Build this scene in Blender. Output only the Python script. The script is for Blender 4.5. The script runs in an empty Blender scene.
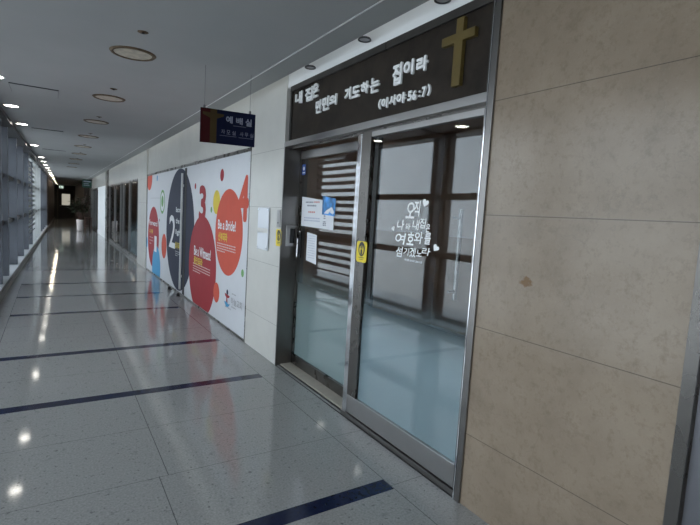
import bpy, bmesh, math, random
from mathutils import Vector, Matrix
random.seed(7)
SC = bpy.context.scene
COL = SC.collection
PI = math.pi

# ------------------------------------------------------------------ materials
def new_mat(name):
    m = bpy.data.materials.new(name); m.use_nodes = True
    nt = m.node_tree; nt.nodes.clear()
    out = nt.nodes.new('ShaderNodeOutputMaterial')
    return m, nt, out
def N(nt, t, **kw):
    n = nt.nodes.new(t)
    for k, v in kw.items():
        setattr(n, k, v)
    return n
def L(nt, a, b): nt.links.new(a, b)
def math_(nt, op, a, b=None, clamp=False):
    n = N(nt, 'ShaderNodeMath', operation=op); n.use_clamp = clamp
    for i, x in enumerate((a, b)):
        if x is None: continue
        if isinstance(x, (int, float)): n.inputs[i].default_value = x
        else: L(nt, x, n.inputs[i])
    return n.outputs[0]
def rgba(c): return (c[0], c[1], c[2], 1)
def mixc(nt, fac, a, b):
    n = N(nt, 'ShaderNodeMix', data_type='RGBA')
    if isinstance(fac, (int, float)): n.inputs[0].default_value = fac
    else: L(nt, fac, n.inputs[0])
    for i, x in ((6, a), (7, b)):
        if isinstance(x, tuple): n.inputs[i].default_value = rgba(x)
        else: L(nt, x, n.inputs[i])
    return n.outputs[2]
def noise(nt, scale, detail=3, vec=None, rough=.5):
    n = N(nt, 'ShaderNodeTexNoise'); n.inputs['Scale'].default_value = scale
    n.inputs['Detail'].default_value = detail; n.inputs['Roughness'].default_value = rough
    if vec is None:
        vec = N(nt, 'ShaderNodeNewGeometry').outputs['Position']
    L(nt, vec, n.inputs['Vector'])
    return n.outputs['Fac']
def ramp(nt, fac, stops):
    n = N(nt, 'ShaderNodeValToRGB'); L(nt, fac, n.inputs[0])
    e = n.color_ramp.elements
    while len(e) < len(stops): e.new(.5)
    for el, (p, c) in zip(e, stops):
        el.position = p; el.color = rgba(c) if isinstance(c, tuple) else (c, c, c, 1)
    return n.outputs[0]
def pbsdf(nt, out, col, rough=.5, metal=0, spec=.5):
    p = N(nt, 'ShaderNodeBsdfPrincipled')
    if isinstance(col, tuple): p.inputs['Base Color'].default_value = rgba(col)
    else: L(nt, col, p.inputs['Base Color'])
    if isinstance(rough, (int, float)): p.inputs['Roughness'].default_value = rough
    else: L(nt, rough, p.inputs['Roughness'])
    p.inputs['Metallic'].default_value = metal
    p.inputs['Specular IOR Level'].default_value = spec
    L(nt, p.outputs[0], out.inputs[0])
    return p
def paint(name, c, rough=.5, metal=0, var=.06, scale=6, spec=.5):
    m, nt, out = new_mat(name)
    f = noise(nt, scale)
    a = tuple(x*(1-var) for x in c); b = tuple(min(1, x*(1+var)) for x in c)
    pbsdf(nt, out, ramp(nt, f, [(.3, a), (.7, b)]), rough, metal, spec)
    return m
def brushed(name, c, rough=.3):
    m, nt, out = new_mat(name)
    f = noise(nt, 7, 2)
    pbsdf(nt, out, ramp(nt, f, [(.3, tuple(x*.95 for x in c)), (.7, c)]), ramp(nt, f, [(.3, rough*.94), (.7, rough*1.06)]), 1.0)
    return m
def emit(name, c, s):
    m, nt, out = new_mat(name)
    e = N(nt, 'ShaderNodeEmission'); e.inputs[0].default_value = rgba(c); e.inputs[1].default_value = s
    L(nt, e.outputs[0], out.inputs[0]); return m
def glass(name, tint=(.9, .93, .93), ior=1.5, rough=.0):
    m, nt, out = new_mat(name)
    t = N(nt, 'ShaderNodeBsdfTransparent'); t.inputs[0].default_value = rgba(tint)
    g = N(nt, 'ShaderNodeBsdfGlossy'); g.inputs['Roughness'].default_value = rough
    fr = N(nt, 'ShaderNodeFresnel')
    bf = N(nt, 'ShaderNodeNewGeometry').outputs['Backfacing']      # a thin pane reflects alike from both of its faces
    L(nt, math_(nt, 'ADD', math_(nt, 'MULTIPLY', bf, 1/ior-ior), ior), fr.inputs[0])
    mx = N(nt, 'ShaderNodeMixShader'); L(nt, fr.outputs[0], mx.inputs[0]); L(nt, t.outputs[0], mx.inputs[1]); L(nt, g.outputs[0], mx.inputs[2])
    L(nt, mx.outputs[0], out.inputs[0]); return m
def film_mat(name, c, z0, z1, amax):
    # frosted privacy film, printed dense at the bottom and fading to clear higher up
    m, nt, out = new_mat(name)
    sx = N(nt, 'ShaderNodeSeparateXYZ'); L(nt, N(nt, 'ShaderNodeNewGeometry').outputs['Position'], sx.inputs[0])
    mr = N(nt, 'ShaderNodeMapRange', interpolation_type='SMOOTHSTEP'); L(nt, sx.outputs[2], mr.inputs[0])
    mr.inputs[1].default_value = z0; mr.inputs[2].default_value = z1
    mr.inputs[3].default_value = amax; mr.inputs[4].default_value = 0
    t = N(nt, 'ShaderNodeBsdfTransparent')
    d = N(nt, 'ShaderNodeBsdfDiffuse'); d.inputs[0].default_value = rgba(c)
    tl = N(nt, 'ShaderNodeBsdfTranslucent'); tl.inputs[0].default_value = rgba(c)
    a = N(nt, 'ShaderNodeMixShader'); a.inputs[0].default_value = .25
    L(nt, d.outputs[0], a.inputs[1]); L(nt, tl.outputs[0], a.inputs[2])
    mx = N(nt, 'ShaderNodeMixShader'); L(nt, mr.outputs[0], mx.inputs[0]); L(nt, t.outputs[0], mx.inputs[1]); L(nt, a.outputs[0], mx.inputs[2])
    L(nt, mx.outputs[0], out.inputs[0]); return m
def near_line(nt, val, at, w):
    return math_(nt, 'LESS_THAN', math_(nt, 'ABSOLUTE', math_(nt, 'SUBTRACT', val, at)), w)
def lines(nt, val, ats, w):
    r = None
    for a in ats:
        l = near_line(nt, val, a, w)
        r = l if r is None else math_(nt, 'MAXIMUM', r, l)
    return r

# polished granite floor with its joints
def granite():
    m, nt, out = new_mat('granite')
    pos = N(nt, 'ShaderNodeNewGeometry').outputs['Position']
    s = N(nt, 'ShaderNodeSeparateXYZ'); L(nt, pos, s.inputs[0]); X, Y = s.outputs[0], s.outputs[1]
    base = ramp(nt, noise(nt, 90, 3, pos), [(.3, (.27, .272, .27)), (.7, (.39, .39, .382))])
    mid = noise(nt, 14, 4, pos, .65)
    c = mixc(nt, ramp(nt, mid, [(.60, 0.), (.72, .55)]), base, (.13, .135, .14))
    c = mixc(nt, ramp(nt, noise(nt, 42, 2, pos), [(.64, 0.), (.70, .7)]), c, (.11, .11, .115))
    c = mixc(nt, ramp(nt, noise(nt, 1.1, 2, pos), [(.35, 0.), (.7, .25)]), c, (.36, .365, .365))
    row = math_(nt, 'ABSOLUTE', math_(nt, 'SUBTRACT', math_(nt, 'FRACT', math_(nt, 'ADD', math_(nt, 'DIVIDE', Y, .64), .5)), .5))
    rl = math_(nt, 'LESS_THAN', row, .0016/.64)
    nearx = math_(nt, 'LESS_THAN', Y, 2.56)
    l1 = math_(nt, 'MULTIPLY', near_line(nt, X, .534, .0022), math_(nt, 'SUBTRACT', 1, nearx))
    l2 = math_(nt, 'MULTIPLY', near_line(nt, X, .487, .0022), nearx)
    g = math_(nt, 'MAXIMUM', rl, math_(nt, 'MAXIMUM', l1, math_(nt, 'MAXIMUM', l2, lines(nt, X, (-.455, 1.583), .0022))))
    c = mixc(nt, math_(nt, 'MULTIPLY', g, .75), c, (.055, .055, .06))
    pbsdf(nt, out, c, .07, 0, .5)
    return m
def slab(name, a, b, vein, rough, zs, ys, line_c, lw=.0016, cracks=False, var_scale=3):
    m, nt, out = new_mat(name)
    pos = N(nt, 'ShaderNodeNewGeometry').outputs['Position']
    s = N(nt, 'ShaderNodeSeparateXYZ'); L(nt, pos, s.inputs[0])
    c = ramp(nt, noise(nt, var_scale, 6, pos, .65), [(.3, a), (.7, b)])
    if cracks:
        c = mixc(nt, ramp(nt, noise(nt, 30, 4, pos, .7), [(.50, 0.), (.75, .6)]), c, vein)
        c = mixc(nt, ramp(nt, noise(nt, 110, 2, pos), [(.6, 0.), (.75, .10)]), c, (.45, .39, .32))
        v = N(nt, 'ShaderNodeTexVoronoi', feature='DISTANCE_TO_EDGE'); v.inputs['Scale'].default_value = 2.3
        wv = N(nt, 'ShaderNodeVectorMath', operation='MULTIPLY_ADD')
        nz = N(nt, 'ShaderNodeTexNoise'); nz.inputs['Scale'].default_value = 5; nz.inputs['Detail'].default_value = 6
        L(nt, pos, nz.inputs['Vector']); L(nt, nz.outputs['Color'], wv.inputs[0]); wv.inputs[1].default_value = (.3, .3, .3); L(nt, pos, wv.inputs[2])
        L(nt, wv.outputs[0], v.inputs['Vector'])
        ck = math_(nt, 'MULTIPLY', math_(nt, 'LESS_THAN', v.outputs['Distance'], .004), ramp(nt, noise(nt, 2, 2, pos), [(.5, 0.), (.6, .22)]))
        c = mixc(nt, ck, c, (.20, .16, .12))
        # the brown spot in the stone
        n2 = N(nt, 'ShaderNodeTexNoise'); n2.inputs['Scale'].default_value = 38; n2.inputs['Detail'].default_value = 3; L(nt, pos, n2.inputs['Vector'])
        ad = N(nt, 'ShaderNodeVectorMath', operation='MULTIPLY_ADD'); L(nt, n2.outputs['Color'], ad.inputs[0]); ad.inputs[1].default_value = (.0, .09, .075); L(nt, pos, ad.inputs[2])
        sub = N(nt, 'ShaderNodeVectorMath', operation='SUBTRACT'); L(nt, ad.outputs[0], sub.inputs[0]); sub.inputs[1].default_value = (1.817, 1.352+.045, 1.222+.0375)
        st = N(nt, 'ShaderNodeVectorMath', operation='MULTIPLY'); L(nt, sub.outputs[0], st.inputs[0]); st.inputs[1].default_value = (0, 1, 2.2)
        d = N(nt, 'ShaderNodeVectorMath', operation='LENGTH'); L(nt, st.outputs[0], d.inputs[0])
        c = mixc(nt, ramp(nt, math_(nt, 'MULTIPLY', d.outputs['Value'], 10), [(.26, .9), (.46, 0.)]), c, (.17, .085, .025))
    g = lines(nt, s.outputs[2], zs, lw)
    if ys: g = math_(nt, 'MAXIMUM', g, lines(nt, s.outputs[1], ys, lw))
    c = mixc(nt, math_(nt, 'MULTIPLY', g, .8), c, line_c)
    pbsdf(nt, out, c, rough, 0, .5)
    return m

M = {}
M['granite'] = granite()
M['navy_stone'] = paint('navy_stone', (.009, .016, .05), .14, 0, .2, 40, .35)
SEAM = (.385, .955, 1.52, 2.072)
M['cream'] = slab('cream_panel', (.60, .588, .55), (.655, .642, .60), None, .22, SEAM, (4.95, 12.0, 12.9, 16.3, 19.7), (.22, .22, .2))
M['marble'] = slab('beige_marble', (.250, .192, .138), (.325, .257, .190), (.19, .140, .094), .22, SEAM, (), (.10, .08, .06), .0018, True)
M['ceiling'] = paint('ceiling_paint', (.385, .387, .383), .85, 0, .03, 2)
M['band'] = paint('ceiling_band_paint', (.36, .365, .355), .8, 0, .03, 2)
M['white_wall'] = paint('white_wall_paint', (.78, .79, .79), .6, 0, .02, 3)
M['bead'] = paint('white_bead', (.80, .81, .80), .35, 0, .02)
M['steel'] = brushed('brushed_steel', (.44, .43, .425), .30)
M['steel_dark'] = brushed('dark_brushed_steel', (.17, .16, .15), .28)
M['steel_mid'] = brushed('worn_steel', (.25, .238, .23), .33)
M['steel_pale'] = M['steel']
M['white_fin'] = paint('pale_grey_aluminium', (.60, .62, .62), .5, 0, .05)
M['chrome'] = paint('chrome', (.75, .76, .78), .12, 1, .02)
M['door_metal'] = brushed('grey_door_metal', (.22, .22, .24), .4)
M['plate'] = paint('dark_plate', (.027, .020, .015), .6, .0, .35, 9, .2)
M['plate_edge'] = paint('dark_plate_edge', (.034, .030, .027), .5, .0, .25, 9, .3)
M['letter'] = paint('white_letter', (.93, .93, .92), .4, 0, .02)
M['gold'] = paint('gold_paint', (.125, .088, .026), .5, 0, .12, 14, .3)
M['glass'] = glass('clear_glass', (.88, .91, .92), 1.62)
M['win_glass'] = glass('window_glass', (.92, .95, .97))
M['film_a'] = film_mat('frosted_film_blue', (.56, .67, .71), .60, 1.05, .93)
M['film_b'] = film_mat('frosted_film_green', (.57, .67, .65), .52, 1.02, .93)
M['rubber'] = paint('black_rubber', (.012, .012, .013), .6)
M['black'] = paint('black_plastic', (.015, .015, .017), .3)
M['sill'] = paint('beige_threshold', (.42, .385, .33), .3, 0, .08, 20)
M['dark_room'] = paint('dim_room_paint', (.40, .29, .225), .7, 0, .15, 2)
M['room_floor'] = paint('dim_room_floor', (.16, .15, .14), .3, 0, .15, 3)
M['paper'] = paint('white_paper', (.78, .79, .82), .6, 0, .02)
M['paper_b'] = paint('cream_paper', (.70, .69, .66), .6, 0, .02)
M['acrylic'] = paint('white_acrylic', (.74, .77, .82), .15, 0, .02)
M['ink'] = paint('grey_ink', (.28, .28, .32), .6)
M['ink_pale'] = paint('pale_ink', (.50, .52, .62), .6)
M['ink_red'] = paint('red_ink', (.62, .25, .22), .6)
M['blue_print'] = paint('blue_sky_print', (.05, .25, .62), .4, 0, .7, 16)
M['blue_sticker'] = paint('blue_sticker', (.02, .07, .30), .4)
M['yellow'] = paint('yellow_sticker', (.80, .62, .02), .4, 0, .03)
M['mural'] = paint('mural_white', (.70, .715, .75), .3, 0, .015)
M['m_red'] = paint('mural_orange_red', (.66, .115, .075), .6, 0, .03, 6, .2)
M['m_dred'] = paint('mural_dark_red', (.38, .045, .055), .6, 0, .03, 6, .2)
M['m_navy'] = paint('mural_navy', (.030, .036, .066), .6, 0, .05, 6, .2)
M['m_blue'] = paint('mural_sky_blue', (.10, .36, .62), .6, 0, .03, 6, .2)
M['m_yel'] = paint('mural_yellow', (.78, .60, .08), .6, 0, .03, 6, .2)
M['m_green'] = paint('mural_green', (.20, .42, .16), .6, 0, .05, 6, .2)
M['m_white'] = paint('mural_print_white', (.82, .83, .85), .6, 0, .02, 6, .2)
M['m_pink'] = paint('mural_print_pale', (.72, .55, .53), .6, 0, .02, 6, .2)
M['m_grey'] = paint('mural_print_grey', (.42, .42, .44), .35)
M['s_navy'] = paint('sign_navy', (.007, .010, .036), .6, 0, .08, 6, .15)
M['s_red'] = paint('sign_maroon', (.052, .006, .008), .6, 0, .08, 6, .15)
M['s_gold'] = paint('sign_olive', (.070, .047, .018), .6, 0, .1, 6, .15)
M['s_text'] = paint('sign_lettering', (.30, .32, .40), .5)
M['s_text2'] = paint('sign_dim_lettering', (.16, .17, .23), .5)
M['wire'] = paint('steel_wire', (.18, .18, .18), .4, .6)
M['fin'] = paint('blue_grey_aluminium', (.135, .147, .17), .38, .25, .08, 4)
M['fin_dark'] = paint('dark_bronze_aluminium', (.055, .05, .048), .4, .3, .1, 4)
M['kerb'] = paint('dark_kerb', (.065, .055, .045), .35, 0, .1)
M['ledge'] = paint('pale_ledge_stone', (.50, .52, .55), .35, 0, .06, 20)
M['blind'] = paint('blind_fabric', (.66, .68, .68), .8, 0, .03)
M['rust'] = paint('rusty_ring', (.13, .088, .050), .7, 0, .35, 30)
M['grille'] = paint('stained_grille', (.52, .46, .37), .7, 0, .18, 22)
M['can'] = paint('dark_can', (.05, .05, .055), .35, .4)
M['lens'] = paint('grey_lens', (.42, .42, .43), .25)
M['lamp'] = emit('lamp_glow', (1., .95, .86), 20)
M['lamp_warm'] = emit('warm_lamp_glow', (1., .86, .66), 70)
M['tube'] = emit('tube_glow', (.92, .97, 1.), 3.4)
M['exit_glow'] = emit('exit_glow', (.75, .95, .82), .8)
M['exit_green'] = paint('exit_dark_green', (.010, .055, .035), .4)
M['pot'] = paint('white_pot', (.80, .72, .70), .35, 0, .03)
M['leaf'] = paint('dark_leaf', (.018, .035, .014), .5, 0, .4, 6)
M['soil'] = paint('soil', (.03, .02, .015), .9)
M['wood'] = paint('reddish_wood', (.11, .05, .035), .45, 0, .25, 10)
M['brown_wall'] = paint('brown_wall_paint', (.060, .043, .035), .6, 0, .12, 3)
M['end_wall'] = paint('dark_end_wall', (.024, .022, .021), .5, 0, .1, 3)
M['lit_pane'] = emit('lit_door_pane', (.93, .88, .72), .42)
M['ground'] = paint('outside_paving', (.57, .585, .60), .9, 0, .06, 1)

# ------------------------------------------------------------------ mesh builder
class MB:
    def __init__(s): s.v = []; s.f = []; s.m = []; s.sm = []
    def add(s, vs, fs, mi=0, smooth=False):
        o = len(s.v); s.v += [Vector(p) for p in vs]
        for f in fs: s.f.append([i+o for i in f]); s.m.append(mi); s.sm.append(smooth)
        return s
    def box(s, x0, x1, y0, y1, z0, z1, mi=0):
        return s.hexa([(x0, y0), (x1, y0), (x1, y1), (x0, y1)], z0, z1, mi)
    def hexa(s, q, z0, z1, mi=0):      # q: 4 xy corners, counter-clockwise seen from above
        vs = [(a, b, z0) for a, b in q] + [(a, b, z1) for a, b in q]
        return s.add(vs, [(3, 2, 1, 0), (4, 5, 6, 7), (0, 1, 5, 4), (1, 2, 6, 5), (2, 3, 7, 6), (3, 0, 4, 7)], mi)
    def cyl(s, p0, p1, r0, r1=None, n=16, mi=0, caps=True):
        r1 = r0 if r1 is None else r1
        p0, p1 = Vector(p0), Vector(p1); d = (p1-p0).normalized()
        a = d.orthogonal().normalized(); b = d.cross(a)
        vs = []
        for p, r in ((p0, r0), (p1, r1)):
            for i in range(n):
                t = 2*PI*i/n; vs.append(p + a*math.cos(t)*r + b*math.sin(t)*r)
        s.add(vs, [(i, (i+1) % n, n+(i+1) % n, n+i) for i in range(n)], mi, True)
        if caps: s.add(vs, [tuple(range(n-1, -1, -1)), tuple(range(n, 2*n))], mi)
        return s
    def lathe(s, c, prof, n=24, mi=0, axis='z', smooth=True):   # prof: (r, h) pairs
        vs = []
        for r, h in prof:
            for i in range(n):
                t = 2*PI*i/n
                vs.append((c[0]+r*math.cos(t), c[1]+r*math.sin(t), c[2]+h))
        fs = []
        for k in range(len(prof)-1):
            for i in range(n):
                j = (i+1) % n; fs.append((k*n+i, k*n+j, (k+1)*n+j, (k+1)*n+i))
        return s.add(vs, fs, mi, smooth)
    def tube(s, pts, r, n=8, mi=0):
        for a, b in zip(pts[:-1], pts[1:]): s.cyl(a, b, r, n=n, mi=mi)
        return s
    def plate(s, x, pts, t=.0, mi=0):
        """outline pts (y,z) read left to right on a wall that faces -x (y falls to the right); front at x, thickness t behind"""
        n = len(pts)
        ar = sum(pts[i][0]*pts[(i+1) % n][1]-pts[(i+1) % n][0]*pts[i][1] for i in range(n))
        if ar > 0: pts = pts[::-1]
        vs = [(x, a, b) for a, b in pts]
        fs = [tuple(range(n))]
        if t:
            vs += [(x+t, a, b) for a, b in pts]
            fs += [tuple(range(2*n-1, n-1, -1))] + [(i, n+i, n+(i+1) % n, (i+1) % n) for i in range(n)]
        return s.add(vs, fs, mi)
    def build(s, name, mats, parent=None, origin=None, bevel=0):
        if origin is None:
            if parent is not None: origin = world_loc(parent)
            elif s.v:
                xs = [p.x for p in s.v]; ys = [p.y for p in s.v]; zs = [p.z for p in s.v]
                origin = Vector(((min(xs)+max(xs))/2, (min(ys)+max(ys))/2, min(zs)))
        origin = Vector(origin)
        me = bpy.data.meshes.new(name)
        me.from_pydata([tuple(p-origin) for p in s.v], [], s.f)
        mats = mats if isinstance(mats, (list, tuple)) else [mats]
        for m in mats: me.materials.append(M[m])
        me.polygons.foreach_set('material_index', s.m)
        me.polygons.foreach_set('use_smooth', s.sm)
        me.update()
        o = bpy.data.objects.new(name, me); COL.objects.link(o)
        if parent is not None:
            o.parent = parent; o.location = origin - world_loc(parent)
        else: o.location = origin
        if bevel:
            b = o.modifiers.new('bevel', 'BEVEL'); b.width = bevel; b.segments = 2; b.limit_method = 'ANGLE'
        return o
def world_loc(o):
    l = Vector(o.location)
    while o.parent: o = o.parent; l += Vector(o.location)
    return l
def tag(o, label, cat, group=None, kind=None):
    o['label'] = label; o['category'] = cat
    if group: o['group'] = group
    if kind: o['kind'] = kind
    return o
def empty(name, loc, label, cat, group=None, kind=None):
    o = bpy.data.objects.new(name, None); COL.objects.link(o); o.location = loc; o.empty_display_size = .1
    return tag(o, label, cat, group, kind)
def copy_tree(o, delta, parent=None):
    c = o.copy(); COL.objects.link(c)
    if parent is None: c.location = Vector(o.location)+Vector(delta)
    else: c.parent = parent
    for ch in list(o.children): copy_tree(ch, (0, 0, 0), c)
    return c

# ------------------------------------------------------------------ lettering
_tc = {}
def glyphs(body, bold=0.0, shear=0):
    key = (body, bold, shear)
    if key in _tc: return _tc[key]
    c = bpy.data.curves.new('lettering', 'FONT'); c.body = body; c.offset = bold; c.resolution_u = 3; c.shear = shear
    o = bpy.data.objects.new('lettering', c); COL.objects.link(o)
    dg = bpy.context.evaluated_depsgraph_get(); dg.update()
    me = bpy.data.meshes.new_from_object(o.evaluated_get(dg))
    vs = [(v.co.x, v.co.y) for v in me.vertices]; fs = [tuple(p.vertices) for p in me.polygons]
    # boundary edges for raised letters
    cnt = {}
    for f in fs:
        for i in range(len(f)):
            e = (f[i], f[(i+1) % len(f)]); k = tuple(sorted(e)); cnt.setdefault(k, []).append(e)
    bd = [v[0] for v in cnt.values() if len(v) == 1]
    bpy.data.meshes.remove(me); bpy.data.objects.remove(o); bpy.data.curves.remove(c)
    _tc[key] = (vs, fs, bd); return _tc[key]
def put_text(mb, body, box, place, depth=0, mi=0, bold=.0, shear=0):
    """fit the glyphs in box (u0,u1,v0,v1) and thicken the strokes by bold x height; place(u, v, d) gives the world point, d = height above the surface"""
    vs, fs, bd = glyphs(body, 0, shear)
    if not vs: return
    x0, x1 = min(p[0] for p in vs), max(p[0] for p in vs); y0, y1 = min(p[1] for p in vs), max(p[1] for p in vs)
    u0, u1, v0, v1 = box
    r = bold*abs(v1-v0); sg = 1 if u1 > u0 else -1
    u0 += sg*r; u1 -= sg*r; v0 += r; v1 -= r
    f = lambda p: (u0+(p[0]-x0)/(x1-x0)*(u1-u0), v0+(p[1]-y0)/(y1-y0)*(v1-v0))
    q0 = [f(p) for p in vs]
    a0 = fs[0]; ar = sum(vs[a0[i]][0]*vs[a0[(i+1) % len(a0)]][1]-vs[a0[(i+1) % len(a0)]][0]*vs[a0[i]][1] for i in range(len(a0)))
    F = [tuple(f_) if ar > 0 else tuple(reversed(f_)) for f_ in fs]
    offs = [(0, 0)] if r == 0 else [(0, 0)]+[(r*math.cos(PI*k/4), r*math.sin(PI*k/4)) for k in range(8)]
    for n_, (du, dv) in enumerate(offs):
        q = [(a+du, b+dv) for a, b in q0]; e = n_*.00002
        V = [place(a, b, depth+e) for a, b in q]
        mb.add(V, F, mi)
        if depth:
            W = [place(a, b, 0) for a, b in q]; n = len(V)
            mb.add(V+W, [(i, n+i, n+j, j) if ar > 0 else (j, n+j, n+i, i) for i, j in bd], mi)
def on_wall(x):     # box given as (y_left, y_right, z0, z1)
    return lambda u, v, d: (x-d, u, v)
def on_front(y):
    return lambda u, v, d: (u, y-d, v)

# ------------------------------------------------------------------ frame of the place
XW = 1.817                       # the right wall
CZ = 2.65                        # ceiling height
Y0, Y1 = -3.0, 44.5
def xl(y): return -.628 + .0203*(y-8)      # inner face of the window-side kerb
def sbox(mb, a, b, y0, y1, z0, z1, mi=0):  # box that follows the window side, a..b = offset from the kerb face
    return mb.hexa([(xl(y0)+a, y0), (xl(y0)+b, y0), (xl(y1)+b, y1), (xl(y1)+a, y1)], z0, z1, mi)

# ---- floor with inlaid navy strips
strip_rows = [-2, 1, 3, 6, 8, 11, 13, 15, 18, 20, 23, 25, 28, 30, 33, 35, 38, 40, 43, 45, 48, 50, 53, 55, 58, 60, 63, 65]
mb = MB(); ycur = Y0
def frow(y0, y1, mid):
    xs0 = [xl(y0)-.02, -.455, 1.58, 4.9]; xs1 = [xl(y1)-.02, -.455, 1.58, 4.9]
    xs0[1] = max(xs0[1], xl(y0)+.03); xs1[1] = max(xs1[1], xl(y1)+.03)
    for i in range(3):
        mb.add([(xs0[i], y0, 0), (xs0[i+1], y0, 0), (xs1[i+1], y1, 0), (xs1[i], y1, 0)], [(0, 1, 2, 3)], mid if i == 1 else 0)
for k in strip_rows:
    ya, yb = .64*k-.032, .64*k+.072
    if ya < Y0 or yb > Y1: continue
    frow(ycur, ya, 0); frow(ya, yb, 1); ycur = yb
frow(ycur, Y1, 0)
tag(mb.build('floor', ['granite', 'navy_stone'], origin=(0, 0, 0)), 'polished grey speckled granite floor with inlaid navy strips across the corridor', 'floor', kind='structure')
mb = MB(); mb.box(-40, 10, -20, 70, -.35, -.3)
tag(mb.build('ground', 'ground'), 'paving outside beyond the window wall', 'ground', kind='structure')

# ---- ceiling, its metal bead and the narrow band before the light slot
mb = MB()
mb.hexa([(xl(Y0)+.05, Y0), (1.51, Y0), (1.51, Y1), (xl(Y1)+.05, Y1)], CZ, CZ+.06)
tag(mb.build('ceiling', 'ceiling'), 'flat grey-white painted corridor ceiling with lights and stained rings', 'ceiling', kind='structure')
mb = MB(); mb.box(1.515, 1.707, Y0, Y1, CZ, CZ+.30)
tag(mb.build('trim_1', 'band'), 'grey ceiling border band running between the bead and the light slot', 'ceiling band', kind='structure')
mb = MB(); mb.box(1.507, 1.517, Y0, Y1, CZ-.003, CZ+.06)
tag(mb.build('trim_2', 'bead'), 'thin pale bead line dividing the ceiling from its right-hand band', 'ceiling bead', kind='structure')
mb = MB(); mb.box(1.70, 2.3, Y0, Y1, CZ+.30, CZ+.36)
tag(mb.build('trim_3', 'white_wall'), 'white top of the narrow light slot along the right wall', 'light slot', kind='structure')
mb = MB(); sbox(mb, -.01, .055, Y0, Y1, CZ-.055, CZ+.05)
tag(mb.build('trim_4', 'fin_dark'), 'dark metal edge profile where the ceiling meets the window wall', 'ceiling edge', kind='structure')
y = 1.75; k = 0
tubes = empty('cove_light', (1.73, 20, 2.84), 'row of white tubes hidden up in the slot above the right wall', 'light')
while y < 42:
    MB().cyl((1.73, y, 2.86), (1.73, y+1.45, 2.86), .013, n=8).build('tube', 'tube', tubes); y += 1.6

# ---- right wall: marble, entrance, cream panels, mural bay, glazed bays
mb = MB(); mb.box(XW, XW+.30, .69, 1.624, 0, CZ+.30)
tag(mb.build('wall_right', 'marble'), 'beige marble wall slabs right of the sliding glass entrance', 'wall', kind='structure')
fr = empty('door_2', (XW, 0, 0), 'grey brushed metal doorway at the right edge beyond the marble', 'door', kind='structure')
MB().box(XW-.012, XW+.2, .648, .69, 0, CZ+.3).build('frame', 'steel_dark', fr)
MB().box(XW+.012, XW+.06, Y0, .644, 0, CZ+.3).build('door_panel', 'door_metal', fr)
MB().box(XW-.010, XW+.012, .35, .356, 0, CZ+.3).build('groove', 'black', fr)
mb = MB(); mb.box(XW, XW+.17, 4.088, 4.95, 0, CZ+.3)
tag(mb.build('wall_right_2', 'cream', ), 'cream panelled pier between the mural and the sliding glass entrance', 'wall', kind='structure')
mb = MB(); mb.box(XW+.02, XW+.17, 4.95, 11.62, 2.155, CZ+.3)
tag(mb.build('wall_right_3', 'cream'), 'cream wall strip above the colourful mural', 'wall', kind='structure')
mb = MB(); mb.box(XW-.012, XW+.17, 11.62, 12.9, 0, CZ+.3)
tag(mb.build('wall_right_4', 'cream'), 'cream pier beyond the far end of the mural', 'wall', kind='structure')
mb = MB(); mb.box(XW+.01, XW+.17, 12.9, 20.6, 2.13, CZ+.3)
tag(mb.build('wall_right_5', 'cream'), 'cream wall strip above the dark glass doors beyond the mural', 'wall', kind='structure')
mb = MB(); mb.box(XW+.02, XW+.17, 21.4, 29.6, 2.15, CZ+.3)
tag(mb.build('wall_right_6', 'cream'), 'farther cream wall strip above the bright pier down the corridor', 'wall', kind='structure')
mb = MB(); mb.box(XW-.02, XW+.17, 21.45, 25.3, 0, 2.15)
tag(mb.build('wall_right_7', 'white_wall'), 'bright white pier far down the right wall', 'wall', kind='structure')
mb = MB(); mb.box(XW-.03, XW+.17, 20.6, 21.4, 0, CZ+.3)
tag(mb.build('wall_right_8', 'steel_dark'), 'narrow dark steel column between two far wall sections', 'wall', kind='structure')
mb = MB(); mb.box(XW-.3, XW+.17, 31.2, Y1, 0, CZ+.3)
tag(mb.build('wall_right_9', 'brown_wall'), 'dark brown wall at the far end of the right side', 'wall', kind='structure')
mb = MB(); mb.box(XW-.05, XW+.17, 29.6, 31.2, 0, CZ+.3)
tag(mb.build('wall_right_10', 'steel'), 'grey steel post wall beside the far exit sign', 'wall', kind='structure')
mb = MB(); mb.box(xl(Y1)-1, 2.2, Y1, Y1+.2, 0, 3)
tag(mb.build('wall_end', 'end_wall'), 'dark wall closing the far end of the corridor', 'wall', kind='structure')
mb = MB(); mb.box(-2.2, 2.2, Y0-.2, Y0, 0, 3)
tag(mb.build('wall_back', 'cream'), 'cream wall behind the photographer', 'wall', kind='structure')
# rooms behind the glass
mb = MB()
mb.box(4.6, 4.7, .9, 31, 0, 3); mb.box(2.0, 4.6, .8, .9, 0, 3); mb.box(1.95, 4.6, 4.95, 5.05, 0, 3); mb.box(1.99, 4.6, 30.9, 31, 0, 3); mb.box(1.99, 4.6, 12.2, 12.3, 0, 3)
tag(mb.build('wall_inside', 'dark_room'), 'dim brown walls of the rooms behind the glass doors', 'wall', kind='structure')
mb = MB(); mb.box(1.99, 4.7, .8, 31, CZ+.04, CZ+.12); mb.box(2.25, 2.3, -3, 46, CZ+.12, CZ+.34)
tag(mb.build('ceiling_inside', 'dark_room'), 'dim ceiling of the rooms behind the glass doors', 'ceiling', kind='structure')

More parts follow.
